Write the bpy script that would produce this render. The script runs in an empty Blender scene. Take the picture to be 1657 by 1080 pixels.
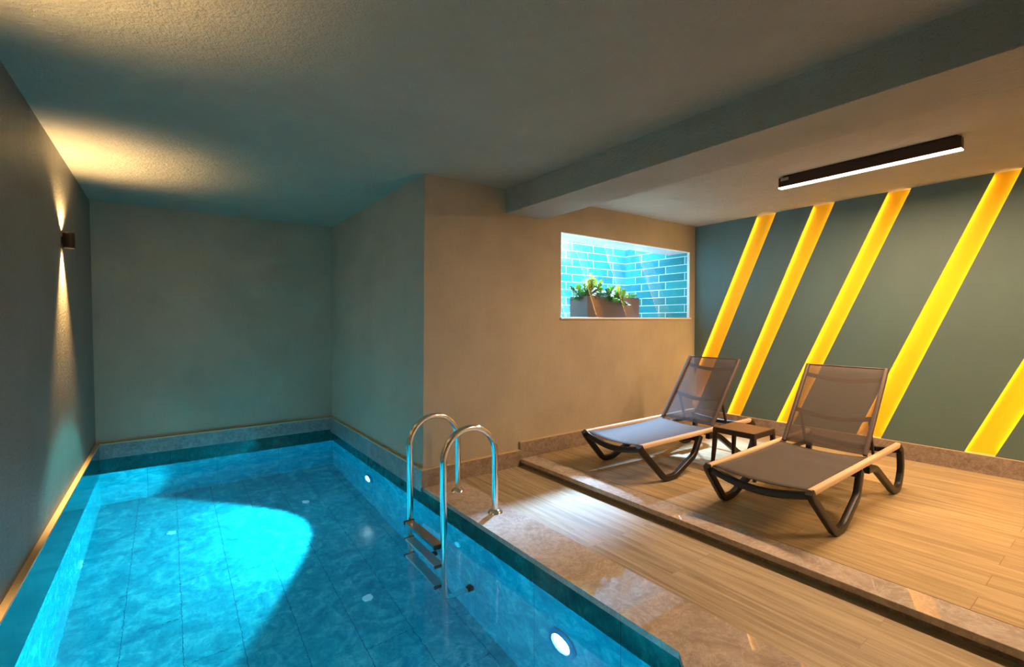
import bpy, bmesh, math, random
from mathutils import Vector, Matrix
random.seed(7)
S = bpy.context.scene
COL = S.collection
PI = math.pi

# ------------------------------------------------------------------ camera
cam_d = bpy.data.cameras.new('camera'); cam = bpy.data.objects.new('camera', cam_d); COL.objects.link(cam)
YAW, PITCH, ROLL, EYE = .6303, -.025, -.0039, 1.2702
_R = Vector((math.cos(YAW), -math.sin(YAW), 0)); _F = Vector((math.sin(YAW), math.cos(YAW), 0)); _Z = Vector((0, 0, 1))
F = _F * math.cos(PITCH) + _Z * math.sin(PITCH); U = -_F * math.sin(PITCH) + _Z * math.cos(PITCH)
A = _R * math.cos(ROLL) + U * math.sin(ROLL); B = -_R * math.sin(ROLL) + U * math.cos(ROLL)
m = Matrix((A, B, -F)).transposed().to_4x4(); m.translation = Vector((0, 0, EYE))
cam.matrix_world = m
cam_d.sensor_fit = 'HORIZONTAL'; cam_d.sensor_width = 36; cam_d.lens = 764.16 * 36 / 1657; cam_d.clip_start = .02
S.camera = cam

# ------------------------------------------------------------------ world, exposure, sampling quality
w = bpy.data.worlds.new('world'); S.world = w; w.use_nodes = True
w.node_tree.nodes['Background'].inputs[0].default_value = (.55, .75, 1, 1)
w.node_tree.nodes['Background'].inputs[1].default_value = .6
S.view_settings.view_transform = 'Standard'; S.view_settings.look = 'None'
S.view_settings.gamma = 1; S.view_settings.use_curve_mapping = False
S.view_settings.exposure = 2.3
S.cycles.max_bounces = 12; S.cycles.diffuse_bounces = 5; S.cycles.glossy_bounces = 5
S.cycles.transmission_bounces = 8; S.cycles.transparent_max_bounces = 12
S.cycles.sample_clamp_indirect = 5; S.cycles.blur_glossy = 0
S.cycles.use_denoising = True

# ------------------------------------------------------------------ main dimensions (metres)
XL, XC, XS = -.5582, 1.5636, 5.15          # left wall, side of the boxed-out corner, striped wall
YF, YW, YB = -1.6, 3.3116, 5.8126          # wall behind the camera, window wall, far wall
ZC = 2.4                                   # ceiling
XB1, XB2, ZB = 2.365, 2.77, 2.20           # beam
XST, XE, ZS = 2.4931, 2.679, .0627         # step edge, inner edge of its stone strip, upper deck
XCOP = 1.88                                # inner edge of the pool coping
ZWAT, ZBED = -.135, -1.1                   # water level, pool bed
YN = 1.064                                 # where the long pool edge ends

POWER = dict(daylight=730, skylight=1.1, pool=112, led=4.0, linear=14.6, sconce_up=13.5, sconce_down=85)

def light(name, kind, loc, energy, color, parent=None, rot=None, aim=None, **kw):
    d = bpy.data.lights.new(name, kind); d.energy = energy; d.color = color
    for k, v in kw.items(): setattr(d, k, v)
    o = bpy.data.objects.new(name, d); COL.objects.link(o); o.location = loc
    if aim is not None: o.rotation_euler = Vector(aim).to_track_quat('-Z', 'Y').to_euler()
    if parent: o.parent = parent
    return o

# daylight falling down the light well behind the window
light('daylight', 'SPOT', (4.62, 4.20, 2.93), POWER['daylight'], (.38, .64, 1), aim=(-.98, -.92, -1.18), spot_size=math.radians(76), spot_blend=.35, shadow_soft_size=.15)
light('skylight', 'AREA', (4.0, 3.95, 2.97), POWER['skylight'], (.62, .86, 1), aim=(0, 0, -1), shape='RECTANGLE', size=2.0, size_y=.6)

# ------------------------------------------------------------------ node helpers
class NT:
    def __init__(s, name):
        s.m = bpy.data.materials.new(name); s.m.use_nodes = True
        s.t = s.m.node_tree; s.n = s.t.nodes; s.l = s.t.links
        s.p = s.n['Principled BSDF']; s.out = s.n['Material Output']
        s._c = None
    def node(s, typ, **kw):
        n = s.n.new(typ)
        for k, v in kw.items(): setattr(n, k, v)
        return n
    def link(s, a, b): s.l.new(a, b)
    def coord(s, scale=(1, 1, 1), rot=(0, 0, 0), loc=(0, 0, 0), kind='Object'):
        if s._c is None: s._c = s.node('ShaderNodeTexCoord')
        mp = s.node('ShaderNodeMapping')
        mp.inputs['Scale'].default_value = scale; mp.inputs['Rotation'].default_value = rot; mp.inputs['Location'].default_value = loc
        s.link(s._c.outputs[kind], mp.inputs[0]); return mp.outputs[0]
    def noise(s, vec, scale, detail=4, rough=.55, dist=0):
        n = s.node('ShaderNodeTexNoise'); n.inputs['Scale'].default_value = scale; n.inputs['Detail'].default_value = detail
        n.inputs['Roughness'].default_value = rough; n.inputs['Distortion'].default_value = dist
        s.link(vec, n.inputs['Vector']); return n.outputs['Fac']
    def ramp(s, fac, stops):
        r = s.node('ShaderNodeValToRGB'); e = r.color_ramp.elements
        while len(e) < len(stops): e.new(.5)
        for k, (p, c) in enumerate(stops): e[k].position = p; e[k].color = (*c, 1) if len(c) == 3 else c
        s.link(fac, r.inputs[0]); return r.outputs[0]
    def mix(s, fac, a, b, mode='MIX'):
        n = s.node('ShaderNodeMix', data_type='RGBA', blend_type=mode)
        for v, i in ((fac, 0), (a, 6), (b, 7)):
            if isinstance(v, (int, float)): n.inputs[i].default_value = v
            elif isinstance(v, tuple): n.inputs[i].default_value = (*v, 1)
            else: s.link(v, n.inputs[i])
        return n.outputs[2]
    def math(s, op, a, b=0.):
        n = s.node('ShaderNodeMath', operation=op)
        for v, i in ((a, 0), (b, 1)):
            if isinstance(v, (int, float)): n.inputs[i].default_value = v
            else: s.link(v, n.inputs[i])
        return n.outputs[0]
    def bump(s, h, strength, dist=.01):
        b = s.node('ShaderNodeBump'); b.inputs['Strength'].default_value = strength; b.inputs['Distance'].default_value = dist
        s.link(h, b.inputs['Height']); s.link(b.outputs[0], s.p.inputs['Normal']); return b
    def col(s, c):
        if isinstance(c, tuple): s.p.inputs['Base Color'].default_value = (*c, 1)
        else: s.link(c, s.p.inputs['Base Color'])
    def rough(s, v):
        if isinstance(v, (int, float)): s.p.inputs['Roughness'].default_value = v
        else: s.link(v, s.p.inputs['Roughness'])

def lin(r, g, b):
    f = lambda c: (c / 255 / 12.92) if c / 255 <= .04045 else ((c / 255 + .055) / 1.055) ** 2.4
    return (f(r), f(g), f(b))

def plain(name, c, rough=.5, metal=0., spec=.5):
    t = NT(name); t.col(c); t.rough(rough); t.p.inputs['Metallic'].default_value = metal
    t.p.inputs['Specular IOR Level'].default_value = spec; return t.m

def glow(name, c, strength):
    t = NT(name); t.col((.8, .8, .8)); t.p.inputs['Emission Color'].default_value = (*c, 1); t.p.inputs['Emission Strength'].default_value = strength
    return t.m

def plaster(name, c, amp=.12, grain=1.0, gloss=.75):
    t = NT(name); v = t.coord()
    big = t.noise(v, 1.7, 5, .6); fine = t.noise(v, 55, 5, .7); mid = t.noise(t.coord((1, 1, .35)), 9, 6, .7, .4)
    k = t.ramp(big, [(.3, tuple(x * (1 - amp) for x in c)), (.7, tuple(min(1, x * (1 + amp)) for x in c))])
    k = t.mix(t.ramp(mid, [(.35, (0, 0, 0)), (.75, (.30, .30, .30))]), k, tuple(x * .8 for x in c))
    t.col(k); t.rough(gloss)
    h = t.math('ADD', t.math('MULTIPLY', fine, .6), t.math('MULTIPLY', mid, .9))
    t.bump(h, .5 * grain, .012); return t.m

def stone(name, c1, c2, vein, scale=1.0, rough=.02):
    t = NT(name); v = t.coord()
    a = t.noise(v, 7 * scale, 8, .68, .8); b = t.noise(v, 28 * scale, 6, .7, .3)
    base = t.ramp(a, [(.28, c2), (.5, tuple((x + y) / 2 for x, y in zip(c1, c2))), (.72, c1)])
    base = t.mix(t.ramp(b, [(.35, (.55, .55, .55)), (.7, (0, 0, 0))]), base, tuple(x * .8 for x in c2))
    vw = t.noise(v, 4.5 * scale, 9, .75, 2.2)
    vm = t.ramp(vw, [(.470, (0, 0, 0)), (.50, (.38, .38, .38)), (.53, (0, 0, 0))])
    base = t.mix(vm, base, vein)
    t.col(base); t.rough(rough); t.bump(b, .015, .002); return t.m

def planks(name, c_list, along='Y', width=.2, length=1.2, off=(0, 0, 0)):
    # wood-look porcelain planks; the brick rows run along Y
    t = NT(name)
    v = t.coord(rot=(0, 0, PI / 2), loc=off)
    br = t.node('ShaderNodeTexBrick', offset=.37, squash=1)
    br.inputs['Scale'].default_value = 1; br.inputs['Mortar Size'].default_value = .0016; br.inputs['Mortar Smooth'].default_value = .1
    br.inputs['Brick Width'].default_value = length; br.inputs['Row Height'].default_value = width
    br.inputs['Color1'].default_value = (0, 0, 0, 1); br.inputs['Color2'].default_value = (1, 1, 1, 1); br.inputs['Mortar'].default_value = (.5, .5, .5, 1)
    t.link(v, br.inputs['Vector'])
    # grain, shifted per plank
    sh = t.node('ShaderNodeVectorMath', operation='MULTIPLY_ADD')
    t.link(br.outputs['Color'], sh.inputs[0]); sh.inputs[1].default_value = (3.7, 9.1, 5.3)
    t.link(t.coord(), sh.inputs[2])
    g = t.node('ShaderNodeMapping'); g.inputs['Scale'].default_value = (16, .85, 1); t.link(sh.outputs[0], g.inputs[0])
    n1 = t.noise(g.outputs[0], 1.6, 7, .62, .8)
    g2 = t.node('ShaderNodeMapping'); g2.inputs['Scale'].default_value = (70, 2.2, 1); t.link(sh.outputs[0], g2.inputs[0])
    n2 = t.noise(g2.outputs[0], 1.3, 4, .6)
    base = t.ramp(n1, [(.28, c_list[0]), (.48, c_list[1]), (.70, c_list[2])])
    base = t.mix(t.math('MULTIPLY', n2, .35), base, c_list[0])
    base = t.mix(t.math('MULTIPLY', br.outputs['Color'], .22), base, tuple(x * .72 for x in c_list[0]))
    base = t.mix(br.outputs['Fac'], base, c_list[3])
    t.col(base); t.rough(t.math('ADD', t.math('MULTIPLY', n2, .15), .36))
    t.bump(t.math('SUBTRACT', t.math('MULTIPLY', n2, .3), br.outputs['Fac']), .12, .004)
    t.p.inputs['Specular IOR Level'].default_value = .4
    return t.m

def pool_tile(name, c1, c2, c3, rot=(0, 0, 0), loc=(0, 0, 0), bw=1.2, rh=.6, rough=.2, joint=True):
    t = NT(name); v = t.coord()
    a = t.noise(v, 5.5, 9, .70, 1.2); b = t.noise(v, 26, 8, .75, .8)
    base = t.ramp(a, [(.30, c3), (.5, c1), (.72, c2)])
    base = t.mix(t.ramp(b, [(.40, (.55, .55, .55)), (.60, (0, 0, 0))]), base, c3)
    if joint:
        br = t.node('ShaderNodeTexBrick', offset=.5); br.inputs['Scale'].default_value = 1
        br.inputs['Mortar Size'].default_value = .0022; br.inputs['Mortar Smooth'].default_value = .2
        br.inputs['Brick Width'].default_value = bw; br.inputs['Row Height'].default_value = rh
        t.link(t.coord(rot=rot, loc=loc), br.inputs['Vector'])
        base = t.mix(br.outputs['Fac'], base, tuple(x * .7 for x in c3))
    t.col(base); t.rough(rough); return t.m

def glazed(name, rot, loc=(0, 0, 0)):
    # glazed teal metro tiles with white joints
    t = NT(name); v = t.coord(rot=rot, loc=loc)
    br = t.node('ShaderNodeTexBrick', offset=.27); br.inputs['Scale'].default_value = 1
    br.inputs['Mortar Size'].default_value = .0045; br.inputs['Mortar Smooth'].default_value = .3; br.inputs['Bias'].default_value = 0
    br.inputs['Brick Width'].default_value = .37; br.inputs['Row Height'].default_value = .096
    br.inputs['Color1'].default_value = (*lin(4, 106, 118), 1); br.inputs['Color2'].default_value = (*lin(36, 148, 150), 1)
    br.inputs['Mortar'].default_value = (*lin(225, 240, 240), 1)
    t.link(v, br.inputs['Vector'])
    n = t.noise(t.coord((1, 1, 3)), 9, 4, .6, .5)
    c = t.mix(t.math('MULTIPLY', n, .22), br.outputs['Color'], lin(130, 205, 210))
    c = t.mix(br.outputs['Fac'], c, lin(225, 240, 240))
    t.col(c); t.rough(.12); t.bump(t.math('SUBTRACT', t.math('MULTIPLY', n, .5), br.outputs['Fac']), .25, .004)
    return t.m

def fabric(name, c, opacity):
    # open-weave sling fabric: opaque threads and open holes
    t = NT(name); t.col(c); t.rough(.75)
    t.p.inputs['Sheen Weight'].default_value = .25
    tr = t.node('ShaderNodeBsdfTransparent'); mx = t.node('ShaderNodeMixShader')
    v = t.coord()
    w1 = t.node('ShaderNodeTexWave', wave_type='BANDS', bands_direction='Y'); w1.inputs['Scale'].default_value = 60
    w2 = t.node('ShaderNodeTexWave', wave_type='BANDS', bands_direction='X'); w2.inputs['Scale'].default_value = 60
    t.link(v, w1.inputs['Vector']); t.link(v, w2.inputs['Vector'])
    k = t.math('ADD', w1.outputs['Fac'], w2.outputs['Fac'])
    k = t.math('ADD', t.math('MULTIPLY', t.math('SUBTRACT', k, 1.), .12), 1 - opacity)
    t.link(k, mx.inputs[0]); t.link(t.p.outputs[0], mx.inputs[1]); t.link(tr.outputs[0], mx.inputs[2])
    t.link(mx.outputs[0], t.out.inputs[0]); return t.m

def water_mat():
    t = NT('pool_water_surface')
    g = t.node('ShaderNodeBsdfGlass'); g.inputs['IOR'].default_value = 1.33; g.inputs['Roughness'].default_value = 0
    g.inputs['Color'].default_value = (.86, .98, 1, 1)
    b = t.node('ShaderNodeBump'); b.inputs['Strength'].default_value = .05; b.inputs['Distance'].default_value = .02
    n = t.noise(t.coord((1, 1.6, 1)), 11, 3, .5, .3); t.link(n, b.inputs['Height']); t.link(b.outputs[0], g.inputs['Normal'])
    t.link(g.outputs[0], t.out.inputs[0]); return t.m

def pane_mat(name, tint, reflect):
    t = NT(name); tr = t.node('ShaderNodeBsdfTransparent'); tr.inputs[0].default_value = (*tint, 1)
    gl = t.node('ShaderNodeBsdfGlossy'); gl.inputs['Roughness'].default_value = .02
    mx = t.node('ShaderNodeMixShader'); mx.inputs[0].default_value = reflect
    t.link(tr.outputs[0], mx.inputs[1]); t.link(gl.outputs[0], mx.inputs[2]); t.link(mx.outputs[0], t.out.inputs[0]); return t.m

# ------------------------------------------------------------------ materials
M = {}
WALLC = lin(174, 165, 145)
M['plaster'] = plaster('wall_plaster', WALLC)
M['plaster_left'] = plaster('coarse_wall_plaster', lin(138, 132, 118), .12, 4.5, .42)
M['ceiling'] = plaster('ceiling_plaster', lin(182, 176, 156), .08, 4.5, .8)
M['stone'] = stone('polished_grey_brown_marble', lin(216, 204, 192), lin(168, 153, 140), lin(232, 224, 215))
M['stone_dark'] = stone('marble_skirting', lin(172, 156, 142), lin(120, 104, 92), lin(198, 184, 170), 1.3, .3)
M['stone_band'] = stone('grey_marble_pool_band', lin(165, 172, 170), lin(100, 108, 110), lin(190, 195, 190), 1.4, .3)
M['grout_tan'] = plain('tan_tile_edging', lin(204, 180, 142), .5)
M['planks'] = planks('wood_look_planks', [lin(128, 114, 92), lin(182, 165, 134), lin(214, 200, 170), lin(150, 134, 112)], width=.1226, off=(.22, -1.88, 0))
M['planks_up'] = planks('wood_look_planks_upper', [lin(134, 115, 84), lin(184, 162, 122), lin(212, 192, 152), lin(140, 116, 86)], width=.152, off=(.0, -2.679, 0))
T1, T2, T3 = lin(40, 168, 186), lin(118, 212, 220), lin(16, 122, 146)
M['tile_bed'] = pool_tile('teal_marble_pool_bed', T1, T2, T3, rot=(0, 0, PI / 2), loc=(.1, -.04, 0), bw=.87, rh=.29)
M['tile_side'] = pool_tile('teal_marble_pool_side', T1, T2, T3, rot=(0, PI / 2, PI / 2), loc=(1.652, 0, 0), bw=.6, rh=2.4)
M['tile_end'] = pool_tile('teal_marble_pool_end', T1, T2, T3, rot=(PI / 2, 0, 0), loc=(.182, 0, 0), bw=.58, rh=2.4)
M['tile_band'] = pool_tile('deep_teal_waterline_tile', lin(14, 104, 104), lin(40, 140, 134), lin(4, 66, 74), rot=(0, PI / 2, PI / 2), loc=(1.652, 0, 0), bw=.6, rh=2.4, rough=.15)
M['tile_band_end'] = pool_tile('deep_teal_waterline_tile_end', lin(14, 104, 104), lin(40, 140, 134), lin(4, 66, 74), rot=(PI / 2, 0, 0), bw=.6, rh=2.4, rough=.15)
M['water'] = water_mat()
M['well_end'] = glazed('glazed_teal_tile_back', (PI / 2, 0, 0), (-.053, .031, 0))
M['well_side'] = glazed('glazed_teal_tile_side', (0, PI / 2, PI / 2), (.419, -.031, 0))
M['white_sill'] = plain('pale_stone_sill', lin(226, 214, 200), .3)
M['frame_white'] = plain('pale_window_frame', lin(230, 232, 230), .4)
M['soffit'] = plaster('pale_soffit_plaster', lin(205, 208, 208), .05, 1)
M['glass'] = pane_mat('clear_glass', (.97, .99, 1), .035)
M['glass2'] = pane_mat('second_glass_sheet', (.93, .98, 1), .10)
M['yellow'] = plaster('yellow_wall_paint', lin(255, 190, 2), .03, .25)
M['green'] = plaster('dark_green_wall_paint', lin(88, 113, 110), .07, .2, .55)
M['green_edge'] = plain('green_panel_edge', lin(108, 118, 92), .6)
M['led'] = glow('led_strip_glow', lin(255, 205, 120), POWER['led'])
M['steel'] = plain('polished_stainless_steel', (.78, .77, .74), .13, 1)
M['steel_tread'] = plain('brushed_steel_tread', (.40, .42, .43), .3, 1)
M['rubber'] = plain('black_rubber', (.012, .012, .014), .5)
M['anthracite'] = plain('anthracite_resin', lin(30, 28, 29), .38)
M['tan_rail'] = plain('pale_tan_resin_rail', lin(216, 188, 156), .38)
M['back_frame'] = plain('taupe_backrest_frame', lin(82, 70, 66), .42)
M['sling'] = fabric('taupe_sling_mesh', lin(62, 55, 51), .80)
M['sling_back'] = fabric('taupe_open_weave_sling', lin(78, 67, 62), .58)
M['table_resin'] = plain('dark_brown_resin', lin(58, 46, 38), .5)
M['bronze'] = plain('dark_bronze_aluminium', lin(54, 40, 38), .4, .3)
M['diffuser'] = glow('linear_diffuser', lin(255, 214, 180), 3)
M['label_grey'] = plain('pale_grey_clip', lin(150, 135, 130), .5)
M['lens'] = glow('pool_light_lens', (.62, .92, 1), 12)
M['pool_ring'] = plain('blue_grey_lamp_ring', lin(70, 120, 160), .3)
M['inlet'] = plain('white_plastic_inlet', lin(236, 246, 248), .4)
M['planter'] = plain('dark_brown_planter', lin(84, 62, 54), .3)
M['soil'] = plain('dark_soil', lin(46, 34, 26), .9)
M['sconce'] = plain('bronze_sconce', lin(60, 48, 36), .4, .4)
M['sconce_glow'] = glow('sconce_aperture', lin(255, 214, 150), 8)

def leaf_mat(name, a, b, tip):
    t = NT(name); n = t.noise(t.coord(), 30, 3)
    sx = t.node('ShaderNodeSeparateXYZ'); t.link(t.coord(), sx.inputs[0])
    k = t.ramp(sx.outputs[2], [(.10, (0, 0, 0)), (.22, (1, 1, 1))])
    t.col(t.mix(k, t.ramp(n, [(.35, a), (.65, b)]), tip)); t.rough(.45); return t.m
M['leaf'] = leaf_mat('yellow_green_leaf', lin(58, 112, 16), lin(120, 165, 24), lin(190, 196, 40))
M['leaf_dark'] = leaf_mat('blue_green_leaf', lin(24, 70, 40), lin(60, 112, 44), lin(120, 155, 50))

# ------------------------------------------------------------------ mesh helpers
def obj(name, bm, mat, parent=None, smooth=False, loc=None):
    me = bpy.data.meshes.new(name)
    bmesh.ops.recalc_face_normals(bm, faces=bm.faces[:])
    bm.to_mesh(me); bm.free()
    for mm in (mat if isinstance(mat, (list, tuple)) else [mat]): me.materials.append(mm)
    o = bpy.data.objects.new(name, me); COL.objects.link(o)
    if smooth:
        for p in me.polygons: p.use_smooth = True
        if smooth != 'all':
            try: me.set_sharp_from_angle(angle=math.radians(40))
            except Exception: pass
    if parent: o.parent = parent
    if loc: o.location = loc
    return o

def tag(o, label=None, cat=None, group=None, kind=None):
    if label: o['label'] = label
    if cat: o['category'] = cat
    if group: o['group'] = group
    if kind: o['kind'] = kind
    return o

def thing(name, loc, label, cat, group=None, rz=0):
    o = bpy.data.objects.new(name, None); COL.objects.link(o); o.location = loc; o.rotation_euler = (0, 0, rz)
    o.empty_display_size = .1
    return tag(o, label, cat, group)

def box(bm, x0, x1, y0, y1, z0, z1, bev=0, seg=2):
    vs = [bm.verts.new((x, y, z)) for x in (x0, x1) for y in (y0, y1) for z in (z0, z1)]
    fs = [bm.faces.new([vs[i] for i in f]) for f in ((0, 1, 3, 2), (4, 6, 7, 5), (0, 4, 5, 1), (2, 3, 7, 6), (0, 2, 6, 4), (1, 5, 7, 3))]
    if bev:
        es = {e for f in fs for e in f.edges}
        bmesh.ops.bevel(bm, geom=list(es), offset=bev, segments=seg, affect='EDGES', profile=.5)
    return bm

def bx(*a, **k): return box(bmesh.new(), *a, **k)

def prism(bm, pts, axis, a, b):
    # polygon pts (2D) extruded along axis from a to b
    def P(p, t):
        return {'x': (t, p[0], p[1]), 'y': (p[0], t, p[1]), 'z': (p[0], p[1], t)}[axis]
    v0 = [bm.verts.new(P(p, a)) for p in pts]; v1 = [bm.verts.new(P(p, b)) for p in pts]
    bm.faces.new(v0[::-1]); bm.faces.new(v1)
    for i in range(len(pts)):
        j = (i + 1) % len(pts); bm.faces.new((v0[i], v0[j], v1[j], v1[i]))
    return bm

def round_path(pts, r, n=6):
    pts = [Vector(p) for p in pts]; out = [pts[0]]
    for i in range(1, len(pts) - 1):
        a, b, c = pts[i - 1], pts[i], pts[i + 1]
        u = (a - b); v = (c - b); d = min(r, u.length * .45, v.length * .45)
        p0 = b + u.normalized() * d; p1 = b + v.normalized() * d
        for k in range(n + 1):
            t = k / n; out.append(p0 * (1 - t) ** 2 + b * 2 * t * (1 - t) + p1 * t * t)
    out.append(pts[-1]); return out

def sweep(bm, pts, section, up=Vector((0, 1, 0)), scale=None, cap=True):
    # section: list of (a,b) - a along `up`, b along the in-plane normal
    pts = [Vector(p) for p in pts]; rings = []
    for i, p in enumerate(pts):
        t = (pts[min(i + 1, len(pts) - 1)] - pts[max(i - 1, 0)]).normalized()
        uu = (up - t * up.dot(t)).normalized(); nn = t.cross(uu)
        s = scale[i] if scale else 1
        rings.append([bm.verts.new(p + uu * a * s + nn * b * s) for a, b in section])
    for r0, r1 in zip(rings, rings[1:]):
        for i in range(len(section)):
            j = (i + 1) % len(section); bm.faces.new((r0[i], r0[j], r1[j], r1[i]))
    if cap: bm.faces.new(rings[0][::-1]); bm.faces.new(rings[-1])
    return bm

def circ(r, n=16): return [(r * math.cos(2 * PI * k / n), r * math.sin(2 * PI * k / n)) for k in range(n)]
def rrect(a, b, c=.006):
    out = []
    for sx, sy, t0 in ((1, 1, 0), (-1, 1, 90), (-1, -1, 180), (1, -1, 270)):
        for k in range(4):
            t = math.radians(t0 + 30 * k); out.append((sx * (a / 2 - c) + c * math.cos(t), sy * (b / 2 - c) + c * math.sin(t)))
    return out

def lathe(bm, prof, n=32, mat=None):
    # prof: (r,z) list; around Z then transformed by mat
    rings = []
    for r, z in prof:
        if r < 1e-6: rings.append([bm.verts.new((0, 0, z))])
        else: rings.append([bm.verts.new((r * math.cos(2 * PI * k / n), r * math.sin(2 * PI * k / n), z)) for k in range(n)])
    for a, b in zip(rings, rings[1:]):
        for k in range(n):
            j = (k + 1) % n
            if len(a) == 1 and len(b) > 1: bm.faces.new((a[0], b[k], b[j]))
            elif len(b) == 1 and len(a) > 1: bm.faces.new((a[k], a[j], b[0]))
            elif len(a) > 1: bm.faces.new((a[k], a[j], b[j], b[k]))
    if mat: bmesh.ops.transform(bm, matrix=mat, verts=bm.verts[:])
    return bm

def struct(name, bm, mat, parent=None, **k):
    o = obj(name, bm, mat, parent, **k)
    if not parent: o['kind'] = 'structure'
    return o

def shear_top(bm, fn):
    for v in bm.verts:
        v.co = Vector(fn(v.co))
    return bm

# ------------------------------------------------------------------ the shell
T = .15
LED_ = .012
struct('wall_left', bx(XL - T, XL, YF - T, YB + T, -1.25, ZC + .1), M['plaster_left'])
struct('wall_back', bx(XL, XC + .2, YB, YB + T, -1.25, ZC + .1), M['plaster'])
YT = 3.60                                   # back of the window wall (depth of the reveal)
# the boxed-out corner: its pool-side face leans out by a few cm towards the ceiling, as in the photo
def lean(c):
    x, y, z = c
    if x < XC + .01: x += LEAN * max(0, z + .03)
    return (x, y, z)
LEAN = .0148
bm = bx(XC, XC + .12, YT, YB, -.03, ZC + .1)
struct('wall_side', shear_top(bm, lean), M['plaster'])
# window wall, four pieces around the opening joined into one mesh
WX0, WX1, WZ0, WZ1 = 2.985, 5.042, 1.303, 2.10
bm = bmesh.new()
YT = 3.60                                   # back of the window wall (depth of the reveal)
def quad_prism(bm, pts, y0, y1): prism(bm, pts, 'y', y0, y1)
quad_prism(bm, [(XC, -.03), (WX0, -.03), (WX0, ZC + .1), (XC + LEAN * 2.53, ZC + .1)], YW, YT)
quad_prism(bm, [(WX0, -.3), (WX1, -.3), (WX1, WZ0), (WX0, WZ0)], YW, YT)
quad_prism(bm, [(WX0, WZ1 + .01), (WX1, WZ1 - .01), (WX1, ZC + .1), (WX0, ZC + .1)], YW, YT)
quad_prism(bm, [(WX1 + .008, -.3), (XS + .3, -.3), (XS + .3, ZC + .1), (WX1 + .008, ZC + .1)], YW + .012, YT)
box(bm, WX1, XS + .3, YW, YW + .012, -.3, ZC + .1)
struct('wall_window', bm, M['plaster'])
struct('wall_front', bx(XL - T, XS + .3, YF - T, YF, -1.25, ZC + .1), M['plaster'])
struct('wall_right', bx(XS + .05, XS + .25, YF, YW, -.3, ZC + .1), M['yellow'])
struct('ceiling', bx(XL - T, XS + .3, YF - T, YW + .02, ZC, ZC + .12), M['ceiling'])
struct('ceiling_pool', bx(XL - T, XC + .15, YW + .02, YB + T, ZC, ZC + .12), M['ceiling'])
bm = prism(bmesh.new(), [(XB1, YF), (XB2 - .03, YF), (XB2 + .02, YW), (XB1, YW)], 'z', ZB, ZC + .01)
struct('ceiling_beam', bm, M['ceiling'])

# decks
DZ = -1.3
def poly_slab(name, pts, z0, z1, mat): return struct(name, prism(bmesh.new(), pts, 'z', z0, z1), mat)
poly_slab('floor', [(XCOP, YF), (XST + .02, YF), (XST + .02, YW), (XCOP, YW)], -.2, 0, M['planks'])
poly_slab('floor_upper', [(XE, YF), (XS + .05, YF), (XS + .05, YW), (XE, YW)], -.2, ZS, M['planks_up'])
# stone coping along the pool and the end of the pool, slightly bull-nosed
CX = XC
cop = prism(bmesh.new(), [(CX, YW), (CX, YN), (1.20, .68), (XL, .68), (XL, YF), (XCOP, YF), (XCOP, YW)], 'z', -.03, .0)
struct('trim_coping', cop, M['stone'])
# stone nosing of the step with a recessed riser underneath
bm = bmesh.new(); box(bm, XST, XE, YF, YW, ZS - .034, ZS, .004)
struct('trim_step_nosing', bm, M['stone'])
struct('trim_step_riser', bx(XST + .02, XE, YF, YW, -.02, ZS - .034), M['stone_dark'])

# pool basin (one shell of bed and sides)
XPL = XL + .028
pool = thing('pool_basin', (0, 0, ZBED), None, None); pool['kind'] = 'structure'
def pl(name, bm, mat):
    bmesh.ops.translate(bm, vec=(0, 0, -ZBED), verts=bm.verts[:]); return obj(name, bm, mat, pool)
pl('pool_bed', bx(XL, XC + .1, .4, YB, ZBED - .12, ZBED), M['tile_bed'])
pl('pool_side', bx(XL, XPL, .4, YB, ZBED, ZWAT), M['tile_side'])
pl('pool_side', prism(bmesh.new(), [(XC, YB), (XC, YN), (1.20, .68), (XL, .68), (XL, .4), (XC + .3, .4), (XC + .3, YB)], 'z', ZBED, ZWAT), M['tile_side'])
pl('pool_end', bx(XPL, XC, YB - .03, YB, ZBED, ZWAT), M['tile_end'])
# waterline course above the water
pl('waterline_band', bx(XL, XPL, .4, YB, ZWAT, .135), M['tile_band'])
pl('waterline_band', prism(bmesh.new(), [(XC, YB), (XC, YN), (1.20, .68), (XL, .68), (XL, .4), (XC + .3, .4), (XC + .3, YB)], 'z', ZWAT, -.03), M['tile_band'])
pl('waterline_band', bx(XPL, XC, YB - .03, YB, ZWAT, -.0), M['tile_band_end'])
# marble course over the waterline at the far end and along the boxed-out wall, tan edging on top
struct('baseboard_back', bx(XPL, XC - .02, YB - .03, YB, .0, .135), M['stone_band'])
struct('baseboard_side', bx(XC - .02, XC, YW, YB, -.03, .135), M['stone_band'])
struct('trim_1', bx(XL, XPL + .002, .4, YB, .135, .148), M['grout_tan'])
struct('trim_2', bx(XPL, XC - .02, YB - .032, YB, .135, .146), M['grout_tan'])
struct('trim_3', bx(XC - .022, XC + .002, YW - .002, YB, .135, .146), M['grout_tan'])
# skirting on the decks
struct('baseboard_window', bx(XC - .02, XST - .005, YW - .02, YW, 0, .135), M['stone_dark'])
struct('trim_4', bx(XC - .02, XST - .005, YW - .021, YW, .135, .143), M['grout_tan'])
struct('baseboard_window_upper', bx(XST - .005, XS, YW - .02, YW, 0, .205), M['stone_dark'])
struct('trim_5', bx(XST - .005, XS, YW - .021, YW, .205, .213), M['grout_tan'])
struct('baseboard_right', bx(XS - .008, XS + .05, YF, YW - .02, ZS, .206), M['stone_dark'])
struct('trim_6', bx(XS - .009, XS + .05, YF, YW - .02, .206, .212), M['grout_tan'])

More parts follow.
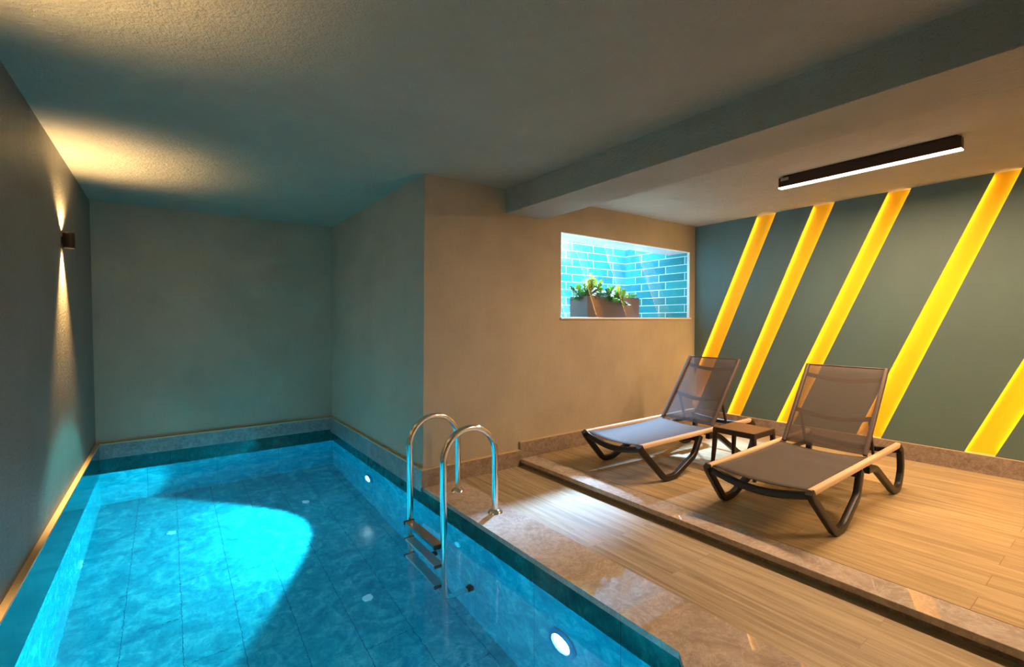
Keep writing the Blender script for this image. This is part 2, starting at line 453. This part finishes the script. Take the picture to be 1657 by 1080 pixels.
# water
me = bmesh.new()
prism(me, [(XPL, YB - .03), (XC, YB - .03), (XC, YN), (1.20, .68), (XPL, .68)], 'z', ZWAT - .0, ZWAT)
me.free()
me = bmesh.new()
me.faces.new([me.verts.new((x, y, ZWAT)) for x, y in [(XPL, .68), (1.20, .68), (XC, YN), (XC, YB - .03), (XPL, YB - .03)]])
wt = obj('pool_water', me, M['water'], smooth='all')
tag(wt, 'clear still turquoise water filling the indoor pool', 'water', kind='stuff')

# ------------------------------------------------------------------ light well behind the window
well = thing('light_well', (4, 3.6, 0), None, None); well['kind'] = 'structure'
def wl(name, bm, mat):
    bmesh.ops.translate(bm, vec=(-4, -3.6, 0), verts=bm.verts[:]); return obj(name, bm, mat, well)
WY1 = 4.29
wl('tiled_end', bx(2.6, 5.2, WY1, WY1 + .1, 1.0, 3.0), M['well_end'])
wl('tiled_side', bx(5.042, 5.2, YT, WY1, 1.0, 3.0), M['well_side'])
wl('tiled_side', bx(5.042, 5.05, YW + .012, YT, 1.2, 2.3), M['well_side'])
wl('plain_side', bx(2.5, 2.6, YT, WY1 + .1, 1.0, 3.0), M['well_end'])
wl('ledge', bx(2.6, 5.05, YT - .05, WY1, 1.2, WZ0), M['white_sill'])
wl('upper_wall', bx(2.6, 5.05, YT, YT + .02, WZ1, 3.0), M['soffit'])
# the window itself
win = thing('window_1', (WX0, YW, WZ0), None, None); win['kind'] = 'structure'
def wn(name, bm, mat):
    bmesh.ops.translate(bm, vec=(-WX0, -YW, -WZ0), verts=bm.verts[:]); return obj(name, bm, mat, win)
wn('window_sill', bx(WX0 - .012, WX1 + .004, YW - .022, YT, WZ0 - .012, WZ0 + .006, bev=.002), M['white_sill'])
wn('window_frame', prism(prism(bx(WX0, WX0 + .006, YW + .0, YW + .03, WZ0, WZ1 + .01), [(WX0, WZ1 + .004), (WX1, WZ1 - .016), (WX1, WZ1 - .01), (WX0, WZ1 + .01)], 'y', YW, YW + .03), [(WX1 - .008, WZ0), (WX1, WZ0), (WX1, WZ1 - .01), (WX1 - .008, WZ1 - .01)], 'y', YW, YW + .03), M['frame_white'])
wn('reveal_lining', prism(bmesh.new(), [(WX0, WZ1 + .004), (WX1, WZ1 - .016), (WX1, WZ1 - .01), (WX0, WZ1 + .01)], 'y', YW + .03, YT), M['soffit'])
wn('glass_pane', bx(WX0 + .006, WX1 - .006, YW + .014, YW + .016, WZ0 + .006, WZ1 - .018), M['glass'])

# ------------------------------------------------------------------ striped wall: green panels stand proud of the yellow wall
top = {1: (2.376, 2.574), 2: (1.84, 2.026), 3: (1.267, 1.429), 4: (.618, .764), 5: (-.167, .008), 6: (-.93, -.76)}
bot = {1: (3.28, 3.48), 2: (2.739, 2.898), 3: (2.191, 2.355), 4: (1.455, 1.643), 5: (.731, .906), 6: (-.03, .14)}
ZP0 = .212
def yl(k, side, z):
    a, b = top[k][side], bot[k][side]; return a + (b - a) * (ZC - z) / (ZC - .212)
def clip(pts, ymin, ymax):
    for sgn, lim in ((1, ymin), (-1, ymax)):
        out = []
        for i in range(len(pts)):
            p, q = pts[i], pts[(i + 1) % len(pts)]
            ip, iq = sgn * (p[0] - lim) >= 0, sgn * (q[0] - lim) >= 0
            if ip: out.append(p)
            if ip != iq:
                t = (lim - p[0]) / (q[0] - p[0]); out.append((lim, p[1] + t * (q[1] - p[1])))
        pts = out
    return pts
panel_labels = {
    0: 'dark green wall panel in the corner beside the window wall',
    1: 'green slanted wall panel between the two glowing yellow stripes nearest the window corner',
    2: 'green slanted wall panel rising between the two sun loungers',
    3: 'green slanted wall panel rising behind the backrest of the nearer sun lounger',
    4: 'widest green slanted wall panel, right of the nearer sun lounger',
    5: 'green wall panel at the right edge of the photo, beyond the last yellow stripe'}
for k in range(0, 6):
    ins = .022
    def pts(i):
        # panel k lies between stripe k (its right edge, side 0) and stripe k+1 (left edge, side 1)
        hi_t = yl(k, 0, ZC) - i if k > 0 else YW
        hi_b = yl(k, 0, ZP0) - i if k > 0 else 9
        lo_t = yl(k + 1, 1, ZC) + i if k < 5 else YF
        lo_b = yl(k + 1, 1, ZP0) + i if k < 5 else YF
        if k == 0: hi_t = hi_b = YW if True else 9
        if k == 0:
            # corner piece: bounded below by the stripe running into the corner
            zc = ZC - (YW - lo_t) / (lo_b - lo_t) * (ZC - ZP0)
            return [(YW, ZC), (lo_t, ZC), (YW, zc)]
        q = [(hi_t, ZC), (lo_t, ZC), (lo_b, ZP0), (hi_b, ZP0)]
        return clip(q, YF, YW)
    t = thing('wall_panel', (XS + .05, sum(p[0] for p in pts(0)) / len(pts(0)), ZP0), panel_labels[k], 'wall panel', 'green wall panels')
    cy_ = t.location.y
    f = lambda P: [(p[0] - cy_, p[1] - ZP0) for p in P]
    obj('face_board', prism(bmesh.new(), f(pts(0)), 'x', -.05, -.036), M['green'], t)
    obj('backing', prism(bmesh.new(), f(pts(ins)), 'x', -.036, 0), M['green_edge'], t)
    # led strips fixed along the slanted sides of the backing
    for side in (0, 1):
        st = k if side == 0 else k + 1
        if st < 1 or st > 5: continue
        z0, z1 = ZP0 + .01, ZC - .01
        e = 0 if side == 0 else 1
        y0 = yl(st, e, z0) + (-ins if side == 0 else ins); y1 = yl(st, e, z1) + (-ins if side == 0 else ins)
        if y0 > YW - .01:
            zz = z0 + (y0 - YW + .01) / (y0 - y1) * (z1 - z0); y0 = YW - .01; z0 = zz
        d = .004 if side == 0 else -.004
        q = [(y0, z0), (y1, z1), (y1 + d, z1), (y0 + d, z0)]
        obj('led_strip', prism(bmesh.new(), f(q), 'x', -.022, -.008), M['led'], t)

# ------------------------------------------------------------------ linear ceiling lamp
def linear_lamp(y, label):
    lt = thing('linear_ceiling_lamp', (3.93, y, ZC), label, 'ceiling lamp')
    L0, L1 = -.53, .53
    obj('lamp_body', bx(-.03, .03, L0, L1, -.085, -.012, bev=.003), M['bronze'], lt)
    obj('mounting_rail', bx(-.022, .014, L0 + .02, L1 - .03, -.012, 0), M['bronze'], lt)
    obj('diffuser', bx(-.031, .027, L0, L1, -.092, -.086), M['diffuser'], lt)
    obj('end_clip', bx(-.034, -.030, L1 - .075, L1 - .018, -.040, -.018), M['label_grey'], lt)
    light('lamp_light', 'AREA', (-.004, 0, -.097), POWER['linear'], lin(255, 206, 158), lt, shape='RECTANGLE', size=.05, size_y=1.04)
linear_lamp(1.255, 'long dark bronze linear lamp with glowing underside on the ceiling above the nearer sun lounger')
linear_lamp(-.85, 'added fill lamp behind the camera, out of view, built like the linear ceiling lamp')  # unseen extra lamp, added to brighten the room from behind the camera

# ------------------------------------------------------------------ up-and-down sconces on the left wall
def sconce(y, label, z=1.825):
    t = thing('wall_sconce', (XL, y, z), label, 'wall lamp', 'up and down sconces on the left wall')
    mt = Matrix.Translation((.036, 0, 0))
    obj('lamp_body', lathe(bmesh.new(), [(.026, .048), (.028, .052), (.031, .048), (.031, -.048), (.028, -.052), (.026, -.048), (.025, -.02), (0, -.02), (0, .02), (.025, .02), (.026, .048)], 28, mt), M['sconce'], t, smooth=True)
    obj('bracket', bx(0, .010, -.014, .014, -.022, .022, bev=.002), M['sconce'], t)
    obj('bulb', lathe(bmesh.new(), [(0, .034), (.0245, .034), (.0245, .0215), (0, .0215)], 20, mt), M['sconce_glow'], t)
    obj('bulb', lathe(bmesh.new(), [(0, -.034), (.0245, -.034), (.0245, -.0215), (0, -.0215)], 20, mt), M['sconce_glow'], t)
    light('up_light', 'SPOT', (.036, 0, .045), POWER['sconce_up'], lin(255, 212, 150), t, aim=(.18, 0, 1), spot_size=math.radians(125), spot_blend=.6, shadow_soft_size=.02)
    light('down_light', 'SPOT', (.036, 0, -.045), POWER['sconce_down'], lin(255, 205, 135), t, aim=(-.04, 0, -1), spot_size=math.radians(70), spot_blend=1, shadow_soft_size=.02)
    return t
sconce(4.31, 'small round bronze up and down sconce on the left wall above the pool')
sconce(1.85, 'up and down sconce on the left wall nearer the camera, its glow on the ceiling')

# ------------------------------------------------------------------ pool lights and inlets
def pool_light(y, label, turn=0):
    t = thing('pool_light', (XC, y, -.49), label, 'pool light', 'round underwater lights in the pool side')
    mt = Matrix.Rotation(-PI / 2, 4, 'Y')
    obj('housing_ring', lathe(bmesh.new(), [(.062, 0), (.062, .014), (.068, .022), (.088, .022), (.098, .012), (.098, 0), (.062, 0)], 40, mt), M['pool_ring'], t, smooth=True)
    obj('lens', lathe(bmesh.new(), [(0, .018), (.03, .017), (.062, .010), (.062, .002), (0, .002)], 32, mt), M['lens'], t, smooth=True)
    light('pool_beam', 'SPOT', (-.05, 0, 0), POWER['pool'], (.05, .86, .97), t, aim=(-1, turn, 0), spot_size=math.radians(95), spot_blend=.10 if turn else .45, shadow_soft_size=.04)
    return t
pool_light(4.51, 'bright round underwater light near the far end of the pool', -.12)
pool_light(1.72, 'large bright round underwater light in the pool side nearest the camera', 0)
def inlet(loc, nrm, label, r=.035):
    q = Vector(nrm).to_track_quat('Z', 'Y').to_matrix().to_4x4()
    t = obj('pool_inlet', lathe(bmesh.new(), [(0, .004), (r * .35, .004), (r * .4, .007), (r * .85, .009), (r, .004), (r, 0), (0, 0)], 28, q), M['inlet'], loc=loc, smooth=True)
    tag(t, label, 'pool fitting', 'round white water inlets in the pool')
inlet((-.005, 4.836, ZBED), (0, 0, 1), 'round white inlet in the pool bed, far end, left of two')
inlet((1.057, 4.859, ZBED), (0, 0, 1), 'round inlet in the pool bed, far end, just below the small underwater light')
inlet((1.069, 3.145, ZBED), (0, 0, 1), 'round inlet in the pool bed left of the ladder foot')
inlet((XPL, 4.48, -.95), (1, 0, 0), 'round white inlet low in the left side of the pool', .045)
inlet((XC, 2.776, -.37), (-1, 0, 0), 'round inlet in the pool side behind the ladder')

# ------------------------------------------------------------------ stainless pool ladder
ld = thing('pool_ladder', (1.56, 2.84, 0), 'polished stainless steel pool ladder with two arched handrails and three treads', 'ladder')
RT = .021
def rail(yy):
    pts = [Vector((.185, yy, .0))]
    pts.append(Vector((.185, yy, .40)))
    R_ = .1925; cx = -.0075
    for k in range(0, 25):
        a = PI * k / 24; pts.append(Vector((cx + R_ * math.cos(a), yy, .40 + R_ * math.sin(a))))
    pts += [Vector((-.20, yy, .2)), Vector((-.20, yy, -.4))]
    low = round_path([(-.20, yy, -.5), (-.20, yy, -.77), (-.03, yy, -.77)], .07)
    obj('handrail', sweep(bmesh.new(), pts + low, circ(RT, 18)), M['steel'], ld, smooth=True)
    fl = obj('base_flange', lathe(bmesh.new(), [(RT, .022), (.030, .020), (.046, .008), (.050, 0), (RT, 0)], 28, Matrix.Translation((.185, yy, 0))), M['steel'], ld, smooth=True)
    mt = Matrix.Translation((-.03, yy, -.77)) @ Matrix.Rotation(PI / 2, 4, 'Y')
    obj('rubber_bumper', lathe(bmesh.new(), [(0, -.01), (.026, -.01), (.028, 0), (.028, .028), (.022, .033), (0, .033)], 20, mt), M['rubber'], ld, smooth=True)
rail(-.25); rail(.25)
for z in (-.118, -.37, -.62):
    tr = obj('tread', bx(-.252, -.186, -.229, .229, z - .018, z, bev=.004), M['steel_tread'], ld)
    for s in (-1, 1):
        obj('tread_cap', bx(-.258, -.180, s * .229 - .008, s * .229 + .008, z - .024, z + .004, bev=.003), M['rubber'], tr)

# ------------------------------------------------------------------ sun loungers
def strip_mesh(rows, thick):
    # rows of points -> thin cloth with thickness
    bm = bmesh.new(); n = len(rows[0])
    V = [[bm.verts.new(p) for p in r] for r in rows]
    for i in range(len(V) - 1):
        for j in range(n - 1): bm.faces.new((V[i][j], V[i][j + 1], V[i + 1][j + 1], V[i + 1][j]))
    bmesh.ops.recalc_face_normals(bm, faces=bm.faces[:])
    bmesh.ops.solidify(bm, geom=bm.faces[:], thickness=thick)
    return bm

def lounger(loc, label, rz=0):
    # origin on the floor under the middle of the foot end; +x towards the head end
    t = thing('sun_lounger', loc, label, 'sun lounger', 'taupe sling sun loungers on the upper deck', rz)
    H = .325                                   # top of side rails above floor
    hw = .292                                  # half width to rail centre
    hh = lambda x: H - .020 + .030 * x / 1.43  # the rails rise slightly towards the head end
    LEG = rrect(.038, .044, .008)
    for s in (-1, 1):
        y = s * hw
        def P(x, z, k=0.): return (x, y + s * (.036 * (1 - k) * (1 - z / H)), z)
        # side rail, tan with a rounded section
        obj('side_rail', sweep(bmesh.new(), [(0.0, y, hh(0) - .02), (.72, y, hh(.72) - .02), (1.43, y, hh(1.43) - .018)], rrect(.036, .036, .010)), M['tan_rail'], t, smooth=True)
        fr = round_path([P(-.012, hh(0) - .012), P(.01, hh(0) - .05), P(.232, .022), P(.345, .022), P(.60, .14), P(.70, hh(.7) - .045)], .035)
        obj('leg', sweep(bmesh.new(), fr, LEG), M['anthracite'], t, smooth=True)
        rr = round_path([P(.80, H - .065), P(.93, H - .07), P(1.29, .022, .6), P(1.395, .022, .6), P(1.48, .14, .6), P(1.465, H - .04), P(1.42, H - .015)], .06)
        obj('leg', sweep(bmesh.new(), rr, LEG), M['anthracite'], t, smooth=True)
        # bracket under the rail
        obj('bracket', bx(.56, .74, y - s * .05 - .012, y - s * .05 + .012, H - .085, H - .04, bev=.006), M['anthracite'], t)
    # bowed bar at the foot end, plus bars carrying the legs
    def bow(x, z0, sag, hw2, sec, nm='cross_bar', mat='anthracite', n=14, tilt=0):
        pts = [Vector((x + tilt * math.sin(PI * k / n), -hw2 + 2 * hw2 * k / n, z0 - sag * math.sin(PI * k / n))) for k in range(n + 1)]
        return obj(nm, sweep(bmesh.new(), pts, sec, up=Vector((1, 0, 0))), M[mat], t, smooth=True)
    bow(.012, hh(0) - .035, .050, hw, rrect(.030, .046, .012), 'foot_bar')
    bow(.66, H - .07, .0, hw, rrect(.03, .03, .008))
    bow(.87, H - .06, .0, hw, rrect(.03, .03, .008))
    bow(1.43, H - .045, .02, hw, rrect(.028, .04, .01), 'head_bar')
    # seat sling
    rows = []
    for i in range(15):
        x = .015 + (.93 - .015) * i / 14
        rows.append([Vector((x, -hw + .012 + (2 * hw - .024) * j / 12, hh(x) - .012 - .020 * math.sin(PI * j / 12) - .012 * math.sin(PI * i / 14))) for j in range(13)])
    obj('seat_sling', strip_mesh(rows, .003), M['sling'], t, smooth='all')
    # backrest: two tubes, top hem, two bowed cross bars, sling
    hx, hz, tx, tz = .925, H - .005, 1.325, .862
    bw = .252
    D = Vector((tx - hx, 0, tz - hz)); nrm = Vector((-D.z, 0, D.x)).normalized()
    sec = rrect(.026, .032, .008)
    for s in (-1, 1):
        obj('backrest_tube', sweep(bmesh.new(), [Vector((hx, s * bw, hz)), Vector((hx, s * bw, hz)) + D], sec), M['back_frame'], t, smooth=True)
    top_ = Vector((tx, 0, tz))
    obj('top_hem', sweep(bmesh.new(), [top_ + Vector((0, -bw, 0)), top_ + Vector((0, bw, 0))], circ(.006, 10), up=Vector((1, 0, 0))), M['back_frame'], t, smooth=True)
    for fr_, sag in ((.885, .020), (.42, .030)):
        base = Vector((hx, 0, hz)) + D * fr_
        pts = [base + Vector((0, -bw + 2 * bw * k / 12, 0)) - nrm * (.014 + .028 * math.sin(PI * k / 12)) - D.normalized() * sag * math.sin(PI * k / 12) for k in range(13)]
        obj('backrest_bar', sweep(bmesh.new(), pts, rrect(.012, .034, .005), up=nrm), M['back_frame'], t, smooth=True)
    rows = []
    for i in range(15):
        p = Vector((hx, 0, hz)) + D * (i / 14)
        rows.append([p + Vector((0, -bw + .008 + (2 * bw - .016) * j / 12, 0)) - nrm * (.012 * math.sin(PI * j / 12) * math.sin(PI * i / 14)) for j in range(13)])
    obj('back_sling', strip_mesh(rows, .002), M['sling_back'], t, smooth='all')
    # prop struts behind the backrest
    for s in (-1, 1):
        a = Vector((hx, s * (bw - .035), hz)) + D * .42 - nrm * .03
        obj('prop_strut', sweep(bmesh.new(), [a, Vector((1.20, s * (bw - .035), H - .055))], rrect(.014, .026, .005)), M['anthracite'], t, smooth=True)
        obj('prop_rack', bx(1.02, 1.40, s * (bw - .02) - .01, s * (bw - .02) + .01, H - .075, H - .045, bev=.004), M['anthracite'], t)
    return t
lounger((2.755, 1.375, ZS), 'taupe sling sun lounger nearer the camera, tan side rails, right of the small table')
lounger((2.785, 2.51, ZS), 'sun lounger nearer the window wall, left of the small table, lit bluish by daylight', -.05)

# ------------------------------------------------------------------ side table
tb = thing('side_table', (3.69, 1.935, ZS), 'small dark brown resin side table between the two sun loungers', 'side table')
TH = .357
bm = bx(-.155, .155, -.163, .163, TH - .018, TH - .004, bev=.004)
for k in range(19):
    x = -.141 + .282 * k / 18; box(bm, x - .0045, x + .0045, -.155, .155, TH - .005, TH)
for k in range(21):
    y = -.153 + .306 * k / 20; box(bm, -.146, .146, y - .0045, y + .0045, TH - .005, TH - .001)
table_top_mat = plain('woven_look_brown_resin', lin(140, 112, 82), .4)
obj('table_top', bm, table_top_mat, tb)
bm = bmesh.new()
for s in (-1, 1):
    box(bm, -.158, .158, s * .160 - .007, s * .160 + .007, TH - .042, TH, .003)
    box(bm, s * .152 - .007, s * .152 + .007, -.158, .158, TH - .042, TH, .003)
obj('apron', bm, M['table_resin'], tb)
for sx in (-1, 1):
    for sy in (-1, 1):
        obj('leg', sweep(bmesh.new(), [(sx * .145, sy * .152, TH - .012), (sx * .148, sy * .160, .2), (sx * .162, sy * .172, 0)], rrect(.028, .034, .007), scale=[1.15, 1, .75]), M['table_resin'], tb, smooth=True)

# ------------------------------------------------------------------ planter and plants in the light well
px0, px1, py0, py1, pz0, pz1 = 3.55, 4.39, 3.53, 3.79, WZ0 + .006, 1.536
pt = thing('planted_trough', ((px0 + px1) / 2, (py0 + py1) / 2, pz0), 'dark brown rectangular planter box with bushy yellow-green plants standing in the window niche', 'planter')
a, b, c = (px1 - px0) / 2, (py1 - py0) / 2, pz1 - pz0
bm = bmesh.new()
for (x0, x1, y0, y1) in ((-a, a, -b, -b + .01), (-a, a, b - .01, b), (-a, -a + .01, -b + .01, b - .01), (a - .01, a, -b + .01, b - .01)):
    box(bm, x0, x1, y0, y1, 0, c)
box(bm, -a + .01, a - .01, -b + .01, b - .01, 0, .01)
obj('planter_box', bm, M['planter'], pt)
obj('soil', bx(-a + .01, a - .01, -b + .01, b - .01, .01, c - .025), M['soil'], pt)

def sprigs(n, L, spread, seed, lean=(0, 0)):
    # leafy sprigs: bowed stems set all round with narrow pointed leaves
    rnd = random.Random(seed); bm = bmesh.new()
    for k in range(n):
        az = rnd.uniform(0, 2 * PI); el = math.radians(rnd.uniform(*spread)); l = L * rnd.uniform(.7, 1.15)
        d = Vector((math.cos(az) * math.cos(el) + lean[0], math.sin(az) * math.cos(el) + lean[1], math.sin(el))).normalized()
        base = Vector((rnd.uniform(-.04, .04), rnd.uniform(-.03, .03), 0)); droop = rnd.uniform(.05, .35) * l * math.cos(el)
        pos = lambda f_: base + d * l * f_ - Vector((0, 0, droop * f_ * f_))
        sweep(bm, [pos(i / 5) for i in range(6)], circ(.0035, 5), up=Vector((.3, .9, .1)))
        for j in range(52):
            f_ = .18 + .82 * j / 51; p = pos(f_); t_ = (pos(min(1.1, f_ + .05)) - pos(f_ - .05)).normalized()
            a_ = j * 2.4 + rnd.uniform(-.3, .3); u_ = t_.orthogonal().normalized(); v_ = t_.cross(u_)
            out = u_ * math.cos(a_) + v_ * math.sin(a_); ll = .070 * rnd.uniform(.7, 1.25) * (1 - .35 * f_)
            dd = (out * .8 + t_ * (.45 + .7 * f_)).normalized(); sd = dd.cross(t_).normalized(); wv = .0075
            q0 = bm.verts.new(p); q1 = bm.verts.new(p + dd * ll * .45 + sd * wv); q2 = bm.verts.new(p + dd * ll * .45 - sd * wv)
            q3 = bm.verts.new(p + dd * ll - Vector((0, 0, .006))); q4 = bm.verts.new(p + dd * ll * .45 + t_ * .0025)
            for f3 in ((q0, q1, q4), (q0, q4, q2), (q1, q3, q4), (q4, q3, q2)): bm.faces.new(f3)
    return bm
def clump(x, y, n, L, spread, seed, mat, label, lean=(0, 0)):
    o = obj('plant_clump', sprigs(n, L, spread, seed, lean), M[mat], pt, loc=(x - pt.location.x, y - pt.location.y, c - .03))
    o['label'] = label
clump(3.66, 3.68, 11, .22, (25, 85), 3, 'leaf', 'upright yellow-green clump at the left end')
clump(3.64, 3.62, 9, .20, (5, 55), 4, 'leaf_dark', 'dark green clump at the left end', (-.3, -.2))
clump(3.80, 3.68, 9, .24, (45, 88), 5, 'leaf', 'tallest upright clump')
clump(3.92, 3.62, 10, .18, (10, 70), 6, 'leaf', 'bright spreading clump in the middle')
clump(4.00, 3.57, 9, .14, (-10, 40), 8, 'leaf_dark', 'green clump hanging over the front edge', (0, -.5))
clump(4.10, 3.66, 10, .21, (25, 80), 9, 'leaf', 'yellow-green clump right of the middle', (.15, 0))
clump(4.22, 3.66, 9, .19, (15, 70), 11, 'leaf', 'yellow-green clump at the right end', (.25, 0))

# the smooth water surface focuses the pool lights onto the walls (shadow caustics)
wt.cycles.is_caustics_caster = True
for o in bpy.data.objects:
    if o.type == 'LIGHT' and o.name.startswith(('pool_beam', 'lens_spill')): o.data.cycles.is_caustics_light = True
    if o.name in ('wall_left', 'wall_back', 'ceiling', 'ceiling_pool'): o.cycles.is_caustics_receiver = True
